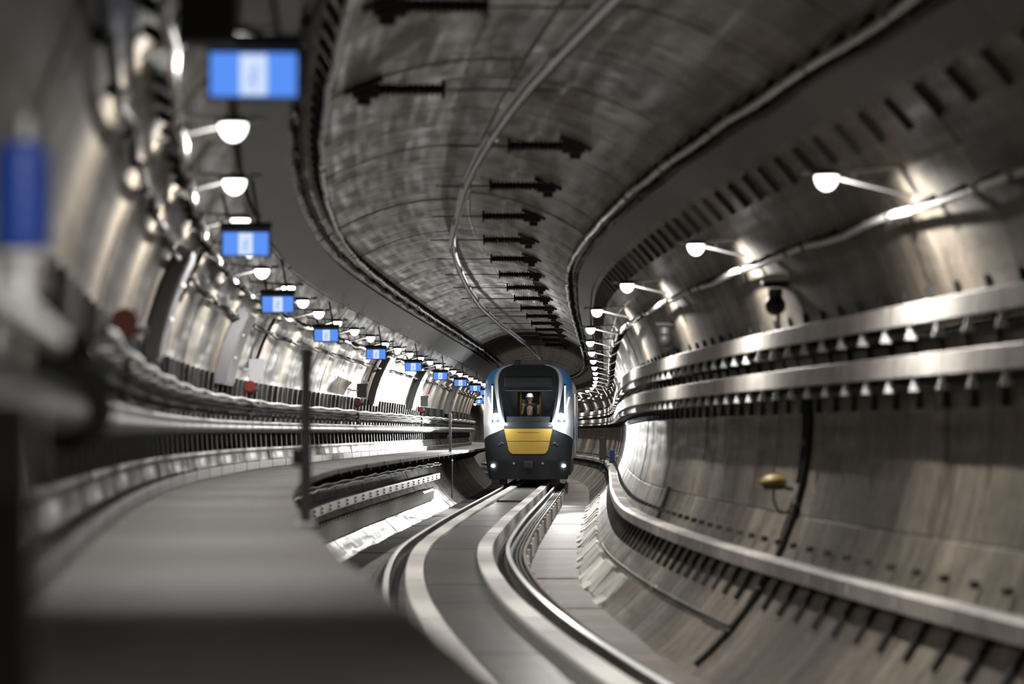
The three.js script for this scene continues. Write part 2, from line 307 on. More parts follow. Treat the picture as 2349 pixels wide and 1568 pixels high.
part(nearPipe, 'end_cap', new THREE.SphereGeometry(0.031, 12, 8).applyMatrix4(new THREE.Matrix4().makeTranslation(...P(8.3, -2.76, 1.995).toArray())), M.pale);
const bj = thing('beacon', 'blue blurred cylinder with shiny silver collars on the near wall', 'beacon');
place(bj, 9.2, -2.86, 2.14);
part(bj, 'lens', new THREE.LatheGeometry([[0, 0.34], [0.04, 0.335], [0.062, 0.31], [0.065, 0.1], [0.065, 0.08], [0, 0.08]].map(([x, y]) => new THREE.Vector2(x, y)), 24), M.blue);
part(bj, 'collar', new THREE.CylinderGeometry(0.068, 0.068, 0.022, 24).translate(0, 0.07, 0), M.pale);
part(bj, 'base', new THREE.CylinderGeometry(0.06, 0.064, 0.08, 24).translate(0, 0.02, 0), M.galv);
part(bj, 'stem', bx(0.022, 0.06, 0.022, 0.01, 0.365, 0, 0.004), M.pale);
// hydrants with their notice plates
[[23.3, 'first'], [55.5, 'second'], [84, 'third'], [113, 'fourth']].forEach(([d, o], i) => {
  const t = thing('hydrant_valve', `dark red hydrant valve on the walkway wall, ${o} counting from the near end`, 'hydrant');
  place(t, d, -2.9, 2.44);
  part(t, 'body', new THREE.LatheGeometry([[0, -0.09], [0.05, -0.085], [0.075, -0.05], [0.08, 0.03], [0.06, 0.08], [0, 0.09]].map(([x, y]) => new THREE.Vector2(x, y)), 16), M.red);
  part(t, 'hand_wheel', new THREE.CylinderGeometry(0.085, 0.085, 0.022, 8).rotateX(Math.PI / 2).translate(0, 0.02, 0.1), M.red);
  part(t, 'spindle', bar([0, 0.02, 0.06], [0, 0.02, 0.1], 0.014), M.steel);
  part(t, 'outlet', bar([0.04, -0.02, 0], [0.13, -0.03, 0.03], 0.032, 14), M.pipe);
  part(t, 'riser', bar([0, -0.48, 0], [0, -0.07, 0], 0.036, 14), M.dark);
  if (i) {
    const n = thing('notice_plate', `blank grey notice plate above the ${o} hydrant on the walkway wall`, 'notice');
    place(n, d + 0.6, -2.86, 2.55);
    part(n, 'plate', bx(0.22, 0.31, 0.012, 0.01, 0.16, 0, 0.004), i === 1 ? M.notice : M.panel);
    part(n, 'arm', bx(0.12, 0.03, 0.02, -0.13, 0.16, 0, 0.004), M.galv);
  }
});
[[37, 3.05, 3.62, 'first'], [57.8, 2.75, 3.5, 'second'], [88, 2.8, 3.55, 'third'], [118, 2.8, 3.55, 'fourth']].forEach(([d, y0, y1, o]) => {
  const pts = []; for (let i = 0; i <= 6; i++) { const y = y0 + (y1 - y0) * i / 6, a = Math.asin((y - AX) / 3.09); pts.push(P(d, -3.09 * Math.cos(a), y).toArray()); }
  const t = thing('red_conduit', `thin dark red conduit up the walkway wall, ${o} counting from the near end`, 'conduit');
  part(t, 'tube', tube(pts, 0.024, 10), M.red);
  for (const k of [1, 5]) part(t, 'saddle', new THREE.SphereGeometry(0.035, 10, 8).applyMatrix4(new THREE.Matrix4().makeTranslation(...pts[k])), M.galv);
});
// curved steel wall cabinets
function arcPlate(d0, d1, a0, a1, r0, r1) { const pr = []; const n = 8; for (let i = 0; i <= n; i++) { const a = (a0 + (a1 - a0) * i / n) * DEG; pr.push([r0 * Math.cos(a), AX + r0 * Math.sin(a)]); } for (let i = n; i >= 0; i--) { const a = (a0 + (a1 - a0) * i / n) * DEG; pr.push([r1 * Math.cos(a), AX + r1 * Math.sin(a)]); } return sweep(pr, steps(d0, d1, 0.6)); }
[[33.4, 1.1, 'mid grey curved cabinet behind the first hydrant', 152, 171], [50.2, 2.1, 'dark grey curved steel cabinet in front of the second hydrant', 152, 171], [90.5, 1.9, 'tall dark curved cabinet with pale latches behind the third hydrant', 146, 171], [108.5, 2.2, 'dark curved cabinet just in front of the fourth hydrant', 146, 171], [134, 3, 'black curved cabinet farthest along the walkway wall', 146, 171]].forEach(([d, L, lab, a0, a1]) => {
  const t = thing('wall_cabinet', lab, 'cabinet');
  const cm = d < 60 ? M.panelGrey : M.panel;
  part(t, 'housing', arcPlate(d, d + L, a0, a1, 3.0, 3.14), cm);
  part(t, 'door', arcPlate(d + 0.06, d + L - 0.06, a0 + 0.8, a1 - 0.8, 2.985, 3.001), cm);
  for (const q of [0.3, 0.62]) { const a = (a0 + (a1 - a0) * q) * DEG; part(t, 'latch', bx(0.03, 0.03, 0.16, 0, 0, 0, 0.006).applyMatrix4(new THREE.Matrix4().makeTranslation(...P(d + L * 0.3, 2.97 * Math.cos(a), AX + 2.97 * Math.sin(a)).toArray())), M.pale); }
});
// upper cables on both walls and on the roof
function clipped(name, label, off, y, r, mat, d0, d1, o = {}) {
  const t = thing(name, label, 'cable');
  part(t, 'sheath', cableGeo(off, y, r, d0, d1, { wob: 0.02, sag: 0.014, ...o }), mat);
  const a = Math.atan2(y - AX, off);
  for (let d = d0 + 0.3; d < d1; d += o.clip ?? 1.15) part(t, 'clip', arcClip(a, Math.hypot(off, y - AX), d), o.clipMat ?? M.dark);
  return t;
}
function arcClip(a, r, d) { const pr = [[r - 0.03, -0.03], [R + 0.01, -0.03], [R + 0.01, 0.03], [r - 0.03, 0.03]].map(([q, w]) => [q * Math.cos(a) - w * Math.sin(a), AX + q * Math.sin(a) + w * Math.cos(a)]); return sweep(pr, [d, d + 0.08]); }
clipped('signal_cable', 'pale rope-like cable clipped high on the walkway wall below the lamps', -2.56, 3.55, 0.026, M.pale, 8, 222);
clipped('signal_cable', 'pale rope-like cable clipped high on the inner wall below the lamps', 2.62, 3.4, 0.028, M.pale, 12, 222);
clipped('roof_cable', 'pale cable hung from the roof on the walkway side', -1.52, 4.5, 0.03, M.pale, 14, 222, { wob: 0.012 });
clipped('roof_cable', 'pale cable hung from the roof on the drain channel side', 1.78, 4.37, 0.03, M.pale, 14, 222, { wob: 0.012 });
clipped('dark_cable', 'black cable running just below the pale rope-like cable on the walkway wall', -2.78, 3.3, 0.024, M.cable, 10, 222, { clip: 2.3 });
clipped('dark_cable', 'black cable running beside the pale roof cable on the walkway side', -1.72, 4.5, 0.03, M.cable, 14, 222, { clip: 2.3 });
clipped('dark_cable', 'black cable running beside the pale roof cable above the inner wall', 1.93, 4.36, 0.034, M.cable, 14, 222, { clip: 2.3 });
// smooth strips along the shoulders of the roof
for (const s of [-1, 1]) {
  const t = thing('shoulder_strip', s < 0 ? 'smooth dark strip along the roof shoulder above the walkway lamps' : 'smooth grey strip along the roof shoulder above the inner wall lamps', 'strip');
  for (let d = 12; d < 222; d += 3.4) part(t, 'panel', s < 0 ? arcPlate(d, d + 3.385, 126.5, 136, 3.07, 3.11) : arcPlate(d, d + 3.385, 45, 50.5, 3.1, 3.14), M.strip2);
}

const shoulder = thing('bracket_row', 'row of dark brackets on the roof shoulder above the inner wall lamps', 'brackets');
for (let d = 15; d < 222; d += 1.15) part(shoulder, 'bracket', arcPlate(d, d + 0.05, 38.5, 43.5, 3.1, 3.15), M.panel);

// ───────────────────────── inner wall: trays, conduits, speakers ─────────────────────────
function trayThing(label, y0, y1, o0, o1, cableLabel) {
  const t = thing('cable_tray', label, 'cable tray');
  for (let d = 11; d < 222; d += 2.3) {
    part(t, 'front_panel', sweep(box2(o0, o0 + 0.03, y0, y1, 0.006), steps(d, d + 2.27, 1.15)), M.frp);
    part(t, 'base', sweep(box2(o0 + 0.03, o1, y0 + 0.01, y0 + 0.03), steps(d, d + 2.29, 1.15)), M.dark);
  }
  for (let d = 11.2; d < 222; d += 1.15) part(t, 'cleat', sweep([[o0 + 0.018, y0 + 0.008], [o0 + 0.05, y0 + 0.008], [o0 + 0.055, y0 - 0.04], [o0 + 0.078, y0 - 0.105], [o0 - 0.008, y0 - 0.105], [o0 + 0.014, y0 - 0.04]], [d, d + 0.03]), M.cleat);
  for (let i = 0; i < 3; i++) add(new THREE.Mesh(cableGeo(o0 + 0.1 + 0.075 * i, y0 - 0.06 - 0.004 * i, 0.032, 11, 222, { wob: 0.006 }), M.cable), 'tray_cable', `black cable, ${ORD[i]} from the front, slung under the ${cableLabel} tray`, 'cable');
  return t;
}
trayThing('pale upper cable tray with hanging white cleats along the inner wall', 2.595, 2.755, 2.75, 3.05, 'upper');
trayThing('pale lower cable tray with hanging white cleats along the inner wall', 2.208, 2.375, 2.78, 3.1, 'lower');
const rackR = thing('strut_row', 'row of dark vertical struts behind both cable trays on the inner wall', 'cable rack');
for (let d = 11.6; d < 222; d += 1.15) part(rackR, 'strut', sweep([[3.15, 1.98], [3.09, 1.98], [3.12, 2.2], [2.97, 2.9], [3.04, 2.9]], [d, d + 0.07]), M.dark);
const low = thing('low_duct', 'pale cable duct running low along the inner wall above the drain channel', 'duct');
for (let d = 11; d < 222; d += 2.3) part(low, 'cover', sweep([[2.62, 0.47], [2.84, 0.47], [2.88, 0.6], [2.66, 0.63], [2.62, 0.6]], steps(d, d + 2.28, 1.15)), M.frp);
for (let d = 11.3; d < 222; d += 1.15) {
  part(low, 'strut', sweep([[2.725, 0.47], [2.78, 0.47], [2.585, 0.14], [2.54, 0.16]], [d, d + 0.07]), M.dark);
  part(low, 'anchor', sweep(box2(2.82, 2.88, 0.72, 0.77), [d, d + 0.09]), M.dark);
}
for (let d = 11.5; d < 222; d += 2.3) part(low, 'reflector', sweep([[2.617, 0.5], [2.622, 0.5], [2.622, 0.58], [2.617, 0.58]], [d + 0.6, d + 0.68]), M.cleat);
function ringCurve(d, y0, y1, r, n = 14) { const p = []; const a0 = Math.asin((y0 - AX) / r), a1 = Math.asin((y1 - AX) / r); for (let i = 0; i <= n; i++) { const a = a0 + (a1 - a0) * i / n; p.push(P(d, r * Math.cos(a), AX + r * Math.sin(a)).toArray()); } return p; }
const vc = thing('vertical_cable', 'thick black cable curving down the inner wall from the trays to the drain', 'cable');
part(vc, 'sheath', tube(ringCurve(36.4, 2.2, -0.42, 3.12, 24), 0.035, 10, 60), M.cable);
part(vc, 'second_sheath', tube(ringCurve(36.75, 2.2, 1.3, 3.12, 10), 0.03, 10, 30), M.cable);
for (const y of [1.7, 1.1, 0.3, -0.1]) { const a = Math.asin((y - AX) / 3.11); part(vc, 'saddle', bx(0.06, 0.05, 0.2, 0, 0, 0, 0.01).applyMatrix4(new THREE.Matrix4().makeTranslation(...P(36.4, 3.1 * Math.cos(a), y).toArray())), M.dark); }
const hc = thing('wall_conduit', 'thin dark conduit running low on the inner wall to the vertical cable', 'conduit');
part(hc, 'tube', cableGeo(2.375, -0.06, 0.02, 36.6, 64, { wob: 0 }), M.dark); part(hc, 'clip', sweep(box2(2.35, 2.43, -0.1, -0.05), [46, 46.2]), M.galv);
const sc2 = thing('short_conduit', 'thin dark cable up the inner wall between tray and low duct', 'cable');
part(sc2, 'sheath', tube(ringCurve(52.5, 0.62, 1.05, 3.12, 8), 0.026, 8, 24), M.cable);
const ph = thing('yellow_beacon', 'dirty yellow domed beacon with looped lead on the inner wall', 'beacon');
place(ph, 37.2, 2.87, 1.3);
part(ph, 'dome', new THREE.LatheGeometry([[0, 0.09], [0.07, 0.08], [0.12, 0.045], [0.135, 0.01], [0.135, -0.01], [0, -0.012]].map(([x, y]) => new THREE.Vector2(x, y)), 24), M.dirtyYellow);
part(ph, 'base', new THREE.CylinderGeometry(0.12, 0.09, 0.05, 24).translate(0, -0.036, 0), M.dark);
part(ph, 'arm', bar([0.1, -0.04, 0], [0.24, -0.07, 0], 0.018), M.dark);
part(ph, 'lead', tube([[0, -0.05, 0.01], [0.0, -0.16, 0.02], [0.04, -0.26, 0.02], [0.11, -0.29, 0], [0.17, -0.25, 0], [0.2, -0.18, 0]], 0.012, 8, 40), M.cable);
[[36.3, 'closer round black camera hung above the upper cable tray'], [50, 'farther round black camera hung above the upper cable tray']].forEach(([d, lab]) => {
  const t = thing('dome_camera', lab, 'camera'); place(t, d, 2.78, 3.0);
  part(t, 'dome', new THREE.SphereGeometry(0.1, 24, 16), M.dark);
  part(t, 'mount', new THREE.CylinderGeometry(0.07, 0.07, 0.08, 20).translate(0, 0.12, 0), M.panel);
  part(t, 'hood', bx(0.26, 0.06, 0.16, 0, 0.2, 0, 0.02), M.dark);
  part(t, 'arm', tube([[0, 0.21, 0], [0.2, 0.22, -1.0], [0.22, 0.2, -1.3], [0.19, -0.1, -1.35], [0.24, -0.32, -1.35]].map(([x, y, z]) => [x, y, -z * -1]), 0.022, 8, 40), M.dark);
});
const sb = thing('signal_box', 'black upright signal box on thin legs beside the train', 'signal');
place(sb, 115, 2.44, 0.6);
part(sb, 'case', bx(0.21, 0.67, 0.18, 0, 0.7, 0, 0.012), M.dark); for (const x of [-0.05, 0.05]) part(sb, 'leg', bar([x, 0.03, 0], [x, 0.37, 0], 0.015), M.dark);
part(sb, 'foot', bx(0.2, 0.03, 0.16, 0, 0.016, 0, 0.004), M.dark);
part(sb, 'lead', tube([[0, 0.37, 0.02], [0.03, 0.2, 0.08], [0.1, 0.12, 0.06], [0.2, 0.2, 0]], 0.012, 8, 30), M.cable);
const bb = thing('blue_box', 'small blue box on the inner wall behind the signal box', 'box');
place(bb, 121, 2.72, 0.82); const navy = std([0.012, 0.035, 0.13], 0.5); part(bb, 'case', bx(0.16, 0.42, 0.16, 0, 0.21, 0, 0.012), navy); part(bb, 'door', bx(0.12, 0.34, 0.012, 0, 0.21, 0.082, 0.004), navy); part(bb, 'bracket', bx(0.14, 0.05, 0.08, 0.13, 0.21, 0, 0.008), M.galv);

// ───────────────────────── overhead conductor and its supports ─────────────────────────
const STG = [[10, 0.5], [26, 0.33], [33, 0.22], [45, 0.14], [53, 0.1], [60, -0.03], [68, -0.17], [80, -0.33], [91, -0.42], [105, -0.38], [118, -0.26], [129, -0.16], [190, 0.2]];
function stagger(d) { let i = 0; while (i < STG.length - 2 && d > STG[i + 1][0]) i++; const t = (d - STG[i][0]) / (STG[i + 1][0] - STG[i][0]); return STG[i][1] + (STG[i + 1][1] - STG[i][1]) * (t < 0 ? 0 : t > 1 ? 1 : t); }
const CY = 4.74, ohr = thing('overhead_conductor', 'long bright aluminium overhead conductor beam under the tunnel roof', 'conductor');
for (let d = 14; d < 222; d += 8.1) {
  const ds = steps(d, d + 8.08, 1.35);
  part(ohr, 'beam', sweep([[-0.045, 0.05], [-0.045, 0.062], [0.045, 0.062], [0.045, 0.05], [0.022, 0.045], [0.03, -0.03], [0.012, -0.055], [-0.012, -0.055], [-0.03, -0.03], [-0.022, 0.045]].map(([o, y]) => [o, CY + y]), ds, (q) => [stagger(q), 0]), M.alu);
  part(ohr, 'joint_plate', sweep(box2(-0.05, 0.05, CY - 0.03, CY + 0.05, 0.006), [d - 0.2, d + 0.2], (q) => [stagger(d), 0]), M.steel);
}
part(ohr, 'contact_wire', sweep([[-0.009, CY - 0.055], [0.009, CY - 0.055], [0.009, CY - 0.068], [-0.009, CY - 0.068]], steps(14, 222, 1.35), (q) => [stagger(q), 0]), M.railside);
function insulator(x0, x1, y) {
  const L = Math.abs(x1 - x0), pts = [[0, 0]]; const n = 11;
  pts.push([0.075, 0.001], [0.075, 0.03], [0.04, 0.035]);
  for (let i = 0; i < n; i++) { const a = 0.04 + (L - 0.08) * (i + 0.2) / n, b = (L - 0.08) / n; pts.push([0.04, a], [0.066, a + b * 0.3], [0.066, a + b * 0.42], [0.04, a + b * 0.6]); }
  pts.push([0.04, L - 0.035], [0.085, L - 0.03], [0.085, L - 0.001], [0, L]);
  const g = new THREE.LatheGeometry(pts.map(([a, b]) => new THREE.Vector2(a, b)), 14); g.rotateZ(x1 > x0 ? -Math.PI / 2 : Math.PI / 2); g.translate(x0, y, 0); return g;
}
for (let k = 0; k < 17; k++) {
  const d = 27.4 + 6.66 * k, s = d < 36 ? -1 : 1, st = stagger(d);
  const t = thing('overhead_support', `dark ribbed insulator arm holding the overhead conductor, ${ord(k + 1)} counting from the near end`, 'insulator', 'insulator arms of the overhead conductor');
  place(t, d, 0, CY);
  const xo = s * 1.16, yr = AX + Math.sqrt(R * R - 1.16 * 1.16) - CY;
  part(t, 'roof_plate', bx(0.36, 0.03, 0.26, 0, 0, 0, 0.006).rotateZ(-s * 0.376).translate(xo, yr - 0.03, 0), M.dark);
  part(t, 'drop_tube', bx(0.12, yr + 0.04, 0.12, xo, yr / 2 - 0.03, 0, 0.012), M.dark);
  part(t, 'saddle', bx(0.24, 0.11, 0.16, xo - s * 0.02, 0.065, 0, 0.015), M.dark);
  part(t, 'insulator', insulator(xo - s * 0.1, s * 0.44, 0.09), M.insul);
  part(t, 'rod', bar([s * 0.44, 0.09, 0], [Math.min(s * 0.44, st - 0.42, s * 0.44), 0.09, 0].map((v, i) => i ? v : (s > 0 ? Math.min(0.4, st - 0.35) : Math.max(-0.4, st + 0.35))), 0.01), M.panelGrey);
  part(t, 'clamp', bx(0.1, 0.05, 0.09, st, 0.088, 0, 0.01), M.galv);
}

// ───────────────────────── lamps ─────────────────────────
function makeLamp(s) {                                   // s = -1 outer wall, +1 inner wall; origin at the lamp's rim
  const t = new THREE.Group();
  part(t, 'diffuser', new THREE.SphereGeometry(0.085, 24, 12, 0, Math.PI * 2, Math.PI / 2, Math.PI / 2).scale(1, 1.25, 1.15), M.glow);
  part(t, 'hood', new THREE.LatheGeometry([[0, 0.05], [0.06, 0.045], [0.105, 0.018], [0.11, 0.0], [0.09, 0.004], [0, 0.008]].map(([x, y]) => new THREE.Vector2(x, y)), 24), M.lampHood);
  part(t, 'upper_arm', bar([0.05 * s, 0.03, 0], [0.56 * s, 0.07, 0], 0.014), M.lampArm);
  part(t, 'lower_arm', bar([0.07 * s, -0.005, 0], [0.63 * s, -0.14, 0], 0.016), M.lampArm);
  part(t, 'spacer', bar([0.2 * s, -0.03, 0], [0.2 * s, 0.045, 0], 0.012), M.lampArm);
  part(t, 'wall_plate', bx(0.02, 0.24, 0.1, 0, 0, 0, 0.005).rotateZ(s * 0.58).translate(0.6 * s, -0.03, 0), M.panel);
  part(t, 'gear_box', bx(0.09, 0.035, 0.07, -0.15 * s, 0.03, 0, 0.01), M.lampArm);
  const l = new THREE.SpotLight(lin(1, 0.965, 0.92), s < 0 ? LAMP_CD : LAMP_INNER_CD, 0, 1.5, 0.45); l.position.set(0, -0.04, 0); l.target.position.set(0.34 * s, -1, 0); l.castShadow = true; l.shadow.radius = 1.5; l.shadow.mapSize.set(256, 256); t.add(l, l.target);
  return t;
}
const lampCopy = (p) => { const o = p.clone(), l = o.children.find((c) => c.isSpotLight); l.target = o.children.find((c) => !c.isMesh && !c.isLight); return o; };
const protoL = makeLamp(-1), protoR = makeLamp(1);
for (let k = 0; k < 52; k++) {
  const d = k === 3 ? 6.5 : -7.7 + 5.18 * k; if (k === 2 || k === 4) continue;  // one unseen lamp is added off the row to brighten the near deck
  const o = lampCopy(protoL);
  if (k < 4) add(o, 'wall_lamp', `small domed lamp on an arm on the walkway wall, ${['farther behind', 'just behind', '', 'unseen, added off the row just ahead of'][k]} the viewpoint`, 'lamp', 'walkway wall lamps beside the viewpoint');
  else add(o, 'wall_lamp', `small domed lamp on an arm along the walkway wall, ${ord(k - 4)} counting from the near end`, 'lamp', 'lamps of the walkway wall');
  place(o, d, d < 46 ? -2.25 : -2.1, 3.66);
}
for (let k = 0; k < 27; k++) {
  const d = -3.1 + 10.3 * k, o = lampCopy(protoR);
  if (k < 3) add(o, 'wall_lamp', `small domed lamp on an arm on the inner wall, ${['behind', 'abreast of', 'a little ahead of'][k]} the viewpoint`, 'lamp', 'inner wall lamps beside the viewpoint');
  else add(o, 'wall_lamp', `small domed lamp on an arm along the inner wall, ${ord(k - 2)} counting from the near end`, 'lamp', 'lamps of the inner wall');
  place(o, d, k < 4 ? 2.05 : 2.2, 3.66);
}

// ───────────────────────── emergency signs ─────────────────────────
const signTex = (() => {
  const c = document.createElement('canvas'); c.width = 512; c.height = 256; const g = c.getContext('2d');
  g.fillStyle = '#5a92f5'; g.fillRect(0, 0, 512, 256);
  g.fillStyle = '#d6e4ff'; g.fillRect(176, 10, 160, 236);
  g.fillStyle = '#9dbbf6'; g.lineWidth = 20; g.strokeStyle = '#9dbbf6'; g.lineCap = 'round'; g.lineJoin = 'round';
  g.beginPath(); g.arc(272, 76, 15, 0, 7); g.fill();
  g.beginPath(); g.moveTo(262, 104); g.lineTo(246, 150); g.lineTo(272, 172); g.lineTo(262, 206); g.moveTo(246, 150); g.lineTo(226, 186); g.moveTo(232, 116); g.lineTo(264, 110); g.lineTo(286, 130); g.stroke();
  const t = new THREE.CanvasTexture(c); t.colorSpace = THREE.SRGBColorSpace; return t;
})();
const signFace = new THREE.MeshStandardMaterial({ color: lin(0.02, 0.03, 0.06), roughness: 0.25, emissive: 0xffffff, emissiveMap: signTex, emissiveIntensity: 1.0 });
function makeSign() {
  const t = new THREE.Group();
  part(t, 'case', bx(0.42, 0.24, 0.07, 0, 0, -0.045, 0.012), M.panel);
  const f = new THREE.PlaneGeometry(0.385, 0.195); f.translate(0, -0.008, -0.0085); part(t, 'sign_face', f, signFace);
  part(t, 'frame', merge([bx(0.43, 0.02, 0.03, 0, 0.112, -0.008, 0.004), bx(0.43, 0.014, 0.03, 0, -0.114, -0.008, 0.004), bx(0.016, 0.24, 0.03, -0.203, 0, -0.008, 0.004), bx(0.016, 0.24, 0.03, 0.203, 0, -0.008, 0.004)]), M.lampArm);
  part(t, 'hood', bx(0.44, 0.05, 0.12, 0, 0.148, -0.03, 0.01), M.dark);
  part(t, 'hanger', bar([-0.12, 0.12, -0.045], [-0.2, 0.42, -0.045], 0.014), M.dark); part(t, 'hanger', bar([0.12, 0.12, -0.045], [0.05, 0.55, -0.045], 0.014), M.dark);
  return t;
}
const protoS = makeSign();
for (let k = 0; k < 13; k++) { const d = 17.3 + 15.35 * k; place(add(protoS.clone(), 'exit_sign', `lit blue sign with white figure square, ${ord(k + 1)} counting from the near end`, 'sign', 'blue emergency signs above the walkway'), d, -2.19, 3.4); }
const jb = thing('junction_box', 'large black box hanging in front of the closest blue sign', 'box');
place(jb, 15.6, -2.4, 3.35); part(jb, 'case', bx(0.235, 0.4, 0.3, 0, 0.2, 0, 0.015), M.dark); part(jb, 'lid', bx(0.21, 0.36, 0.015, 0, 0.2, 0.155, 0.006), M.dark);

// ───────────────────────── the train ─────────────────────────
const TD = 125.5, train = thing('train', 'metro train with white and blue nose, black windscreen and yellow coupler cover', 'train');
place(train, TD, 0, 0);
const lerpT = (tab, y) => { let i = 0; while (i < tab.length - 2 && y > tab[i + 1][0]) i++; const t = (y - tab[i][0]) / (tab[i + 1][0] - tab[i][0]); return tab[i][1] + (tab[i + 1][1] - tab[i][1]) * Math.max(0, Math.min(1, t)); };
const WT = [[0.25, 1.28], [0.5, 1.34], [1, 1.41], [1.6, 1.46], [2.25, 1.485], [2.9, 1.475], [3.3, 1.44], [3.55, 1.39], [3.75, 1.27], [3.88, 1.06], [3.98, 0.8], [4.05, 0.5]];
const XB = [[1.9, 0.8], [2.1, 0.82], [2.4, 0.88], [2.7, 0.94], [3.1, 0.985], [3.5, 1.0], [3.7, 0.97], [3.85, 0.88], [3.95, 0.72], [4.0, 0.5]];
const wAt = (y) => lerpT(WT, y), xbAt = (y) => lerpT(XB, y);
const zAt = (x, y) => { const q = Math.abs(x) / 1.48; return -0.16 * q * q - 0.5 * q ** 6 - Math.max(0, y - 1.95) ** 1.25 * 0.3 - Math.max(0, 0.85 - y) * 0.25; };
function skin(y0, y1, xl, xr, off, back, ny = 18, nx = 12, color) {       // a curved panel of the nose, with a rim that goes back to z = back or by -back
  const pos = [], idx = [], col = [], uv = [];
  const zb = (x, y) => back < -0.5 ? back : zAt(x, y) + off + back;
  for (let j = 0; j <= ny; j++) for (let i = 0; i <= nx; i++) { const y = y0 + (y1 - y0) * j / ny, x = xl(y) + (xr(y) - xl(y)) * i / nx; pos.push(x, y, zAt(x, y) + off); uv.push(x, y); if (color) col.push(...color(x, y)); }
  const n = nx + 1;
  for (let j = 0; j < ny; j++) for (let i = 0; i < nx; i++) { const a = j * n + i; idx.push(a, a + 1, a + n, a + 1, a + n + 1, a + n); }
  const rim = []; for (let i = 0; i <= nx; i++) rim.push(i); for (let j = 1; j <= ny; j++) rim.push(j * n + nx); for (let i = nx - 1; i >= 0; i--) rim.push(ny * n + i); for (let j = ny - 1; j > 0; j--) rim.push(j * n);
  const base = pos.length / 3;
  for (const v of rim) { const x = pos[v * 3], y = pos[v * 3 + 1], z = pos[v * 3 + 2]; pos.push(x, y, z, x, y, zb(x, y)); uv.push(x, y, x, y + 0.1); if (color) col.push(...color(x, y), ...color(x, y)); }
  for (let k = 0; k < rim.length; k++) { const a = base + 2 * k, b = base + 2 * ((k + 1) % rim.length); idx.push(a, a + 1, b, b, a + 1, b + 1); }
  const g = new THREE.BufferGeometry(); g.setAttribute('position', new THREE.Float32BufferAttribute(pos, 3)); g.setAttribute('uv', new THREE.Float32BufferAttribute(uv, 2)); if (color) g.setAttribute('color', new THREE.Float32BufferAttribute(col, 3)); g.setIndex(idx); g.computeVertexNormals(); return g;
}
const T = {
  white: new THREE.MeshPhysicalMaterial({ color: 0xffffff, vertexColors: true, roughness: 0.35, clearcoat: 0.6, clearcoatRoughness: 0.12 }),
  black: new THREE.MeshPhysicalMaterial({ color: lin(0.026, 0.031, 0.036), roughness: 0.35, clearcoat: 0.8, clearcoatRoughness: 0.1 }),
  skirt: std([0.02, 0.023, 0.027], 0.5), yellow: std([0.5, 0.325, 0.055], 0.5), silver: std([0.4, 0.41, 0.42], 0.35, 0.6), side: std([0.4, 0.41, 0.43], 0.35, 0.5), blue: std([0.07, 0.22, 0.62], 0.4),
  glass: new THREE.MeshPhysicalMaterial({ color: lin(0.72, 0.76, 0.76), transmission: 1, thickness: 0, roughness: 0.02, ior: 1.3 }),
  head: std(0x000000, 0.4, 0, { emissive: lin(0.95, 0.98, 1), emissiveIntensity: 60 }), led: std(0x000000, 0.4, 0, { emissive: lin(0.92, 0.96, 1), emissiveIntensity: STRIP }),
  cab: std([0.035, 0.038, 0.042], 0.7), cabin: std([0.07, 0.07, 0.075], 0.6), display: std([0.03, 0.033, 0.036], 0.4),
};
const livery = (x, y) => { const a = Math.abs(x), t = Math.max(0, Math.min(1, (y - 2.45) / 0.75)), e = Math.max(0, Math.min(1, (a - (xbAt(y) + 0.09)) / 0.04)), rim = Math.max(0, Math.min(1, (wAt(y) - 0.035 - a) / 0.03)), f = t * t * e * (y > 3.2 ? 1 : rim), w = [0.74, 0.75, 0.77], b = [0.09, 0.36, 0.82]; return w.map((v, i) => v + (b[i] - v) * f); };
const bodyShape = new THREE.Shape(); { const pts = WT.map(([y, w]) => [w, y]); bodyShape.moveTo(-1.28, 0.25); bodyShape.lineTo(1.28, 0.25); for (const [w, y] of pts) bodyShape.lineTo(w, y); for (const [w, y] of pts.slice().reverse()) bodyShape.lineTo(-w, y); }
const hull = new THREE.Shape(); { const s = 0.985, pts = WT.filter(([y]) => y > 0.9).map(([y, w]) => [w * s + 0.03, y]); hull.moveTo(-1.42, 0.9); hull.lineTo(1.42, 0.9); for (const [w, y] of pts) hull.lineTo(w, y); for (const [w, y] of pts.slice().reverse()) hull.lineTo(-w, y); }
part(train, 'car_body', new THREE.ExtrudeGeometry(hull, { depth: 20, bevelEnabled: false }).translate(0, 0, -24.2), T.side);
// cab: floor, ceiling, side walls, back wall with a doorway
const BACK = -2.1;
part(train, 'cab_shell', merge([bx(2.7, 0.06, 2.6, 0, 1.22, -2.4), bx(2.5, 0.06, 2.6, 0, 3.5, -2.6), bx(0.05, 2.3, 2.2, -1.36, 2.36, -2.2), bx(0.05, 2.3, 2.2, 1.36, 2.36, -2.2), bx(0.95, 2.3, 0.06, -0.87, 2.36, BACK), bx(0.95, 2.3, 0.06, 0.87, 2.36, BACK), bx(0.82, 0.4, 0.06, 0, 3.33, BACK)]), T.cab);
part(train, 'saloon_lining', merge([bx(0.03, 2.2, 1.9, -0.62, 2.3, -3.1), bx(0.03, 2.2, 1.9, 0.62, 2.3, -3.1), bx(1.3, 0.04, 1.9, 0, 3.2, -3.1), bx(1.3, 2.2, 0.03, 0, 2.3, -4.05)]), T.cabin);
for (const x of [-0.3, 0.36]) part(train, 'grab_pole', bar([x, 1.25, -2.5], [x, 3.18, -2.5], 0.032), M.yellow);
part(train, 'dashboard', skin(2.02, 2.3, () => -0.78, () => 0.78, -0.16, -0.35, 4, 8), T.cab);
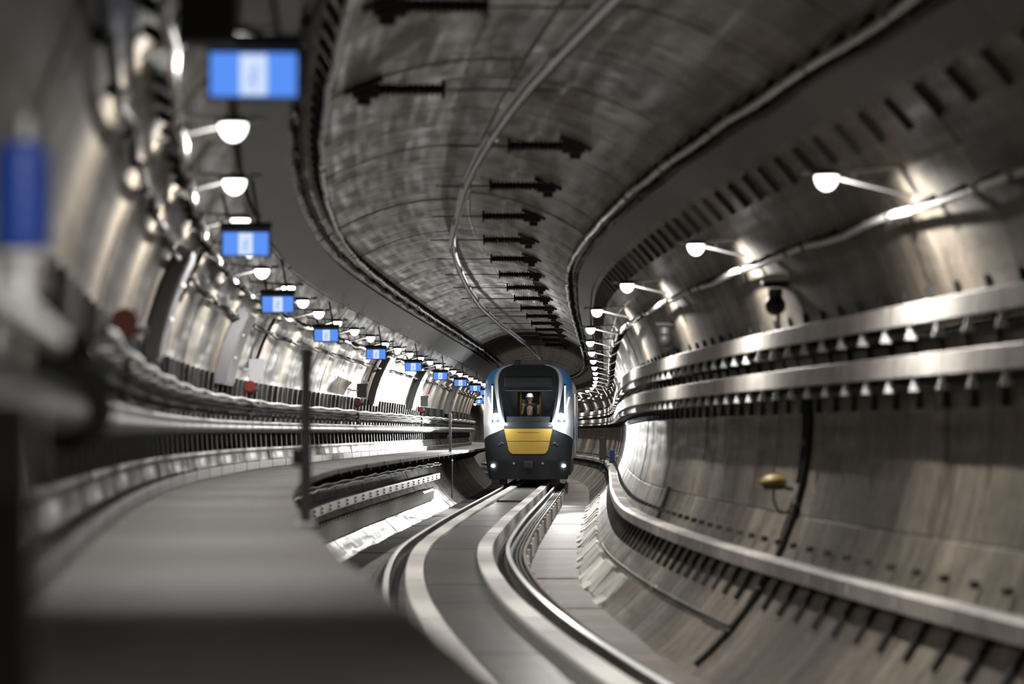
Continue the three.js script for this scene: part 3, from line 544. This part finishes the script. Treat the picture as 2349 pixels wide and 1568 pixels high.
part(train, 'saloon_lamp', bx(0.5, 0.02, 0.5, 0, 3.165, -3.2), std(0x000000, 0.5, 0, { emissive: lin(1, 0.95, 0.85), emissiveIntensity: 2 }));
{ const l = new THREE.PointLight(lin(1, 0.95, 0.9), 0.9); l.position.set(0.05, 3.3, -1.5); l.castShadow = true; l.shadow.radius = 6; train.add(l); }
// nose panels
part(train, 'skirt', skin(0.25, 1.95, (y) => -wAt(y), wAt, 0, -1.6, 24, 24), T.skirt);
for (const s of [-1, 1]) {
  const o = (y) => s * wAt(y), i = (y) => s * xbAt(y), L = s < 0 ? o : i, Rr = s < 0 ? i : o;
  part(train, 'pillar', skin(1.9, 4.02, L, Rr, 0.012, -4.0, 48, 10, livery), T.white);
  const inn = (y) => s * lerpT([[1.55, 1.45], [1.62, 1.4], [1.7, 1.28], [1.8, 1.03], [1.905, 0.79]], y), L2_ = s < 0 ? o : inn, R2 = s < 0 ? inn : o;
  part(train, 'cheek', skin(1.55, 1.905, L2_, R2, 0.014, -0.06, 10, 10, livery), T.white);
  // light cluster
  const cx = 1.13, lf = (y) => s * lerpT([[2.2, 1.2], [2.5, 1.215], [3.2, 1.235], [3.36, 1.21]], y), rt = (y) => s * lerpT([[2.2, 0.95], [2.5, 1.0], [3.2, 1.12], [3.36, 1.16]], y);
  const cl = part(train, 'light_cluster', skin(2.12, 3.37, s < 0 ? lf : rt, s < 0 ? rt : lf, 0.024, -0.03, 20, 6), T.skirt);
  part(cl, 'light_strip', skin(2.36, 3.31, (y) => s * 1.195 - 0.022, (y) => s * 1.195 + 0.022, 0.034, -0.03, 16, 2), T.led);
  part(train, 'marker_light', skin(2.45, 2.94, (y) => s * lerpT([[2.45, 1.235], [2.65, 1.275], [2.94, 1.34]], y) - 0.013, (y) => s * lerpT([[2.45, 1.235], [2.65, 1.275], [2.94, 1.34]], y) + 0.013, 0.034, -0.03, 12, 2), T.led);
  const hx = s * 1.06, hz = zAt(hx, 2.25);
  part(train, 'headlight', new THREE.SphereGeometry(0.135, 24, 12).scale(1, 1, 0.4).translate(hx, 2.27, hz + 0.02), T.head);
  part(train, 'headlight_bezel', new THREE.TorusGeometry(0.142, 0.014, 8, 28).translate(hx, 2.27, hz + 0.03), T.silver);
  const sp = new THREE.SpotLight(lin(1, 0.985, 0.94), HEAD_CD, 0, s < 0 ? 0.15 : 0.13, 1); sp.position.set(hx, 2.27, hz + 0.14); sp.target.position.set(hx + (s < 0 ? -7.4 : 5.2), s < 0 ? -1.9 : -1.5, 60); sp.castShadow = true; sp.shadow.radius = 4; train.add(sp, sp.target);
  { const g = new THREE.PointLight(lin(0.93, 0.97, 1), 5.5); g.position.set(hx, 2.3, hz + 0.55); g.castShadow = true; g.shadow.radius = 4; train.add(g); }  // added fill light floating ahead of the headlamp, imitates its glare on the nose
  const fx = s * 1.15, fz = zAt(fx, 0.7);
  part(train, 'fog_lamp', new THREE.SphereGeometry(0.06, 20, 10).scale(1.25, 0.85, 0.5).translate(fx, 0.69, fz + 0.012), T.head);
  const fl = new THREE.SpotLight(lin(1, 0.985, 0.95), FOGLAMP_CD, 0, 0.22, 1); fl.position.set(fx, 0.69, fz + 0.1); fl.target.position.set(fx * 0.2, -0.2, 30); fl.castShadow = true; fl.shadow.radius = 3; train.add(fl, fl.target);
  part(train, 'buffer_stop', new THREE.CylinderGeometry(0.035, 0.045, 0.05, 16).rotateX(Math.PI / 2).translate(s * 0.47, 0.77, zAt(0.47, 0.77) + 0.02), T.silver);
  part(train, 'hand_hold', tube([[s * 0.8, 1.42, zAt(0.8, 1.42) + 0.02], [s * 0.88, 1.45, zAt(0.88, 1.45) + 0.04], [s * 0.98, 1.36, zAt(0.98, 1.36) + 0.03]], 0.009, 8, 20), T.silver);
}
const gx = (y) => lerpT([[2.1, 0.78], [3.16, 0.92]], y);
part(train, 'windscreen', skin(2.1, 3.16, (y) => -gx(y), gx, 0.004, -0.012, 14, 14), T.glass, 'tinted windscreen glass');
part(train, 'windscreen_surround', mergeGeometries([
  skin(1.9, 2.11, (y) => -xbAt(y), xbAt, 0.006, -0.05, 4, 12), skin(3.15, 4.0, (y) => -xbAt(y), xbAt, 0.006, -0.05, 16, 12),
  skin(2.1, 3.16, (y) => -xbAt(y) - 0.01, (y) => -gx(y) + 0.005, 0.006, -0.05, 10, 3), skin(2.1, 3.16, (y) => gx(y) - 0.005, (y) => xbAt(y) + 0.01, 0.006, -0.05, 10, 3)]), T.black);
const dp = part(train, 'destination_display', skin(3.27, 3.6, () => -0.79, () => 0.79, 0.016, -0.02, 6, 10), T.display);
part(dp, 'screen', skin(3.3, 3.57, () => -0.76, () => 0.76, 0.02, -0.01, 6, 10), std([0.055, 0.06, 0.065], 0.5)); part(dp, 'edge_trim', skin(3.29, 3.58, () => -0.785, () => -0.77, 0.024, -0.01, 6, 2), T.silver);
part(train, 'wiper', mergeGeometries([skin(3.155, 3.172, () => -0.78, () => 0.78, 0.02, -0.02, 1, 12)]), T.silver);
part(train, 'wiper_arm', bar([-0.1, 2.12, zAt(0, 2.12) + 0.04], [0.6, 2.2, zAt(0.6, 2.2) + 0.04], 0.011), T.skirt);
const yTab = [[1.08, 0.52], [1.11, 0.57], [1.2, 0.64], [1.47, 0.7], [1.9, 0.79]], yx = (y) => lerpT(yTab, y);
const cover = part(train, 'coupler_cover', skin(1.5, 1.9, (y) => -yx(y), yx, 0.05, -0.06, 8, 14), T.yellow, 'yellow hinged cover');
part(cover, 'lower_flap', skin(1.08, 1.485, (y) => -yx(y), yx, 0.05, -0.06, 10, 14), T.yellow); part(cover, 'slot', skin(1.775, 1.79, () => -0.36, () => 0.36, 0.054, -0.02, 1, 8), std([0.2, 0.12, 0.01], 0.6));
part(train, 'roof_unit', bx(1.3, 0.16, 3, 0.07, 4.08, -2.6, 0.03), T.silver); part(train, 'roof_horn', bx(0.17, 0.15, 0.4, -0.36, 4.09, -0.95, 0.02), T.skirt);
part(train, 'coupler', merge([bx(0.3, 0.26, 0.5, 0, 0.72, 0.0, 0.05), bx(0.16, 0.14, 0.3, 0, 0.72, -0.3, 0.02)]), T.skirt);
for (const s of [-1, 1]) { part(train, 'obstacle_guard', bx(0.22, 0.36, 0.06, s * 0.84, 0.24, -0.55, 0.02), T.skirt); part(train, 'wheel', new THREE.CylinderGeometry(0.42, 0.42, 0.13, 28).rotateZ(Math.PI / 2).translate(s * 0.836, 0.425, -3.4), T.skirt); part(train, 'underframe_box', bx(0.5, 0.6, 14, s * 1.1, 0.62, -13, 0.05), T.skirt); }
part(train, 'side_stripe', bx(0.02, 0.7, 18, 1.487, 2.0, -13.5), T.blue); for (let k = 0; k < 4; k++) part(train, 'side_door', bx(0.03, 2.0, 1.5, 1.49, 2.1, -6.5 - 4.6 * k, 0.01), T.side);
part(train, 'bogie', bx(2.3, 0.3, 2.6, 0, 0.5, -4.2, 0.05), T.skirt);
part(train, 'undercarriage', bx(2.2, 0.5, 20, 0, 0.75, -14, 0.05), T.skirt);

// ───────────────────────── the driver ─────────────────────────
function field(boxMin, boxMax, cell, bones, k) {
  const size = Math.max(...[0, 1, 2].map((i) => boxMax[i] - boxMin[i])), n = Math.ceil(size / cell), mc = new MarchingCubes(n, new THREE.MeshBasicMaterial(), false, false, 90000);
  const c = [0, 1, 2].map((i) => (boxMin[i] + boxMax[i]) / 2), h = size / 2; mc.isolation = 0;
  for (let z = 0; z < n; z++) for (let y = 0; y < n; y++) for (let x = 0; x < n; x++) {
    const p = [x, y, z].map((v, i) => c[i] + h * (v - n / 2) / (n / 2)); let acc = 0;
    for (const [a, b, ra, rb, sq = 1] of bones) {
      const dx = b[0] - a[0], dy = b[1] - a[1], dz = b[2] - a[2], L = dx * dx + dy * dy + dz * dz || 1e-9, t = Math.max(0, Math.min(1, ((p[0] - a[0]) * dx + (p[1] - a[1]) * dy + (p[2] - a[2]) * dz) / L));
      const ex = p[0] - a[0] - dx * t, ey = p[1] - a[1] - dy * t, ez = (p[2] - a[2] - dz * t) * sq; acc += Math.exp(-(Math.hypot(ex, ey, ez) - ra - (rb - ra) * t) / k);
    }
    mc.field[x + y * n + z * n * n] = Math.min(50, k * Math.log(acc + 1e-30));
  }
  mc.update(); const m = mc.count ?? mc.geometry.drawRange.count, pos = mc.positionArray.slice(0, m * 3), nor = mc.normalArray.slice(0, m * 3);
  for (let i = 0; i < pos.length; i++) pos[i] = c[i % 3] + h * pos[i];
  const g = new THREE.BufferGeometry(); g.setAttribute('position', new THREE.BufferAttribute(pos, 3)); g.setAttribute('normal', new THREE.BufferAttribute(nor, 3)); return g;
}
const bodyB = [
  [[-0.1, 0.06, 0.02], [-0.11, 0.48, 0.02], 0.045, 0.062], [[0.1, 0.06, 0.02], [0.11, 0.48, 0.02], 0.045, 0.062], [[-0.11, 0.48, 0.02], [-0.1, 0.9, 0], 0.064, 0.09], [[0.11, 0.48, 0.02], [0.1, 0.9, 0], 0.064, 0.09], [[-0.1, 0.04, 0.0], [-0.11, 0.04, 0.16], 0.045, 0.035], [[0.1, 0.04, 0], [0.11, 0.04, 0.16], 0.045, 0.035],
  [[-0.07, 0.95, 0], [0.07, 0.95, 0], 0.12, 0.12, 1.25], [[0, 1.0, 0], [0, 1.3, 0], 0.15, 0.165, 1.35], [[-0.15, 1.4, 0], [0.15, 1.4, 0], 0.075, 0.075], [[0, 1.38, 0], [0, 1.54, 0.02], 0.07, 0.055],
  [[-0.19, 1.4, 0], [-0.27, 1.16, 0.06], 0.062, 0.048], [[-0.27, 1.16, 0.06], [-0.21, 1.36, 0.27], 0.046, 0.032], [[0.19, 1.4, 0], [0.29, 1.15, 0.05], 0.062, 0.048], [[0.29, 1.15, 0.05], [0.3, 1.3, 0.27], 0.046, 0.032]];
const headB = [[[0, 1.62, 0.0], [0, 1.68, -0.01], 0.082, 0.088], [[0, 1.55, 0.035], [0, 1.6, 0.03], 0.045, 0.062], [[0, 1.5, 0], [0, 1.57, 0.005], 0.052, 0.052], [[0, 1.615, 0.09], [0, 1.59, 0.108], 0.009, 0.014], [[-0.078, 1.6, 0], [-0.08, 1.64, -0.005], 0.014, 0.017], [[0.078, 1.6, 0], [0.08, 1.64, -0.005], 0.014, 0.017], [[-0.022, 1.562, 0.077], [0.022, 1.562, 0.077], 0.009, 0.009], [[-0.05, 1.652, 0.07], [-0.015, 1.656, 0.083], 0.009, 0.009], [[0.05, 1.652, 0.07], [0.015, 1.656, 0.083], 0.009, 0.009]];
function handBones(w, dir, s) { const B = [], [x, y, z] = w; B.push([[x, y, z], [x + dir * 0.01, y + 0.06, z + 0.03], 0.028, 0.03, 1]); for (let i = 0; i < 4; i++) { const fx = x + (i - 1.5) * 0.021, L = [0.038, 0.045, 0.042, 0.032][i]; B.push([[fx, y + 0.075, z + 0.035], [fx, y + 0.085 + L * 0.7, z + 0.055], 0.0095, 0.009], [[fx, y + 0.085 + L * 0.7, z + 0.055], [fx + dir * 0.004, y + 0.08 + L * 0.9, z + 0.085], 0.009, 0.008]); } B.push([[x + s * 0.03, y + 0.02, z + 0.02], [x + s * 0.052, y + 0.06, z + 0.045], 0.012, 0.011], [[x + s * 0.052, y + 0.06, z + 0.045], [x + s * 0.045, y + 0.085, z + 0.07], 0.011, 0.009]); return B; }
const hl = [-0.21, 1.37, 0.28], hr = [0.3, 1.31, 0.28];
const bodyG = mergeGeometries([field([-0.9, -0.02, -0.8], [0.9, 1.62, 0.9], 0.02, bodyB, 0.02), field([-0.15, 1.46, -0.15], [0.15, 1.82, 0.17], 0.006, headB, 0.008), field([-0.31, 1.31, 0.2], [-0.11, 1.53, 0.42], 0.0045, handBones(hl, 0, 1), 0.004), field([0.2, 1.25, 0.2], [0.4, 1.47, 0.42], 0.0045, handBones(hr, 0, -1), 0.004)]);
{
  const p = bodyG.attributes.position, c = []; for (let i = 0; i < p.count; i++) {
    const x = p.getX(i), y = p.getY(i), z = p.getZ(i), arm = z > 0.1 && y > 1.1, neck = y > 1.475 && Math.abs(x) < 0.14;
    const q = arm || neck ? (Math.hypot(Math.abs(x) - 0.034, y - 1.635, z - 0.083) < 0.012 ? [0.03, 0.02, 0.02] : Math.hypot(x, (y - 1.562) * 3, z - 0.09) < 0.026 ? [0.35, 0.12, 0.1] : [0.55, 0.3, 0.21]) : y < 0.1 ? [0.02, 0.02, 0.02] : [0.018, 0.02, 0.03]; c.push(...q);
  }
  bodyG.setAttribute('color', new THREE.Float32BufferAttribute(c, 3));
}
const man = thing('person', 'person in dark workwear and white helmet standing behind the train windscreen, raising a camera', 'person');
man.position.copy(train.position).add(V(0.02, 1.26, -1.75).applyAxisAngle(V(0, 1, 0), train.rotation.y)); man.rotation.y = train.rotation.y;
part(man, 'body', bodyG, std(0xffffff, 0.65, 0, { vertexColors: true }));
const helmet = part(man, 'helmet', new THREE.LatheGeometry([[0.128, 0], [0.132, 0.012], [0.11, 0.02], [0.108, 0.06], [0.09, 0.105], [0.05, 0.128], [0, 0.134]].map(([x, y]) => new THREE.Vector2(x, y)), 28).scale(1, 1, 1.12).translate(0, 1.685, 0.005), std([0.75, 0.76, 0.8], 0.4));
part(helmet, 'brim', new THREE.CylinderGeometry(0.1, 0.1, 0.012, 24, 1, false, -1, 2).scale(1, 1, 1.35).translate(0, 1.69, 0.03), std([0.75, 0.76, 0.8], 0.4));
part(man, 'reflective_band', bar([-0.02, 1.12, 0.165], [0.08, 1.35, 0.13], 0.016), M.cleat);
const hcam = thing('handheld_camera', 'small dark camera in the raised hand of the person in the train', 'camera');
hcam.position.copy(man.position).add(V(-0.2, 1.53, 0.36).applyAxisAngle(V(0, 1, 0), train.rotation.y)); hcam.rotation.y = train.rotation.y;
part(hcam, 'body', bx(0.15, 0.1, 0.07, 0, 0.03, 0, 0.012), M.dark); part(hcam, 'lens', new THREE.CylinderGeometry(0.036, 0.04, 0.07, 24).rotateX(Math.PI / 2).translate(0, 0.03, 0.065), M.panel);

scene.traverse((o) => { if (o.isMesh) { o.castShadow = true; o.receiveShadow = true; } delete o.userData.counts; });
renderer.render(scene, camera);
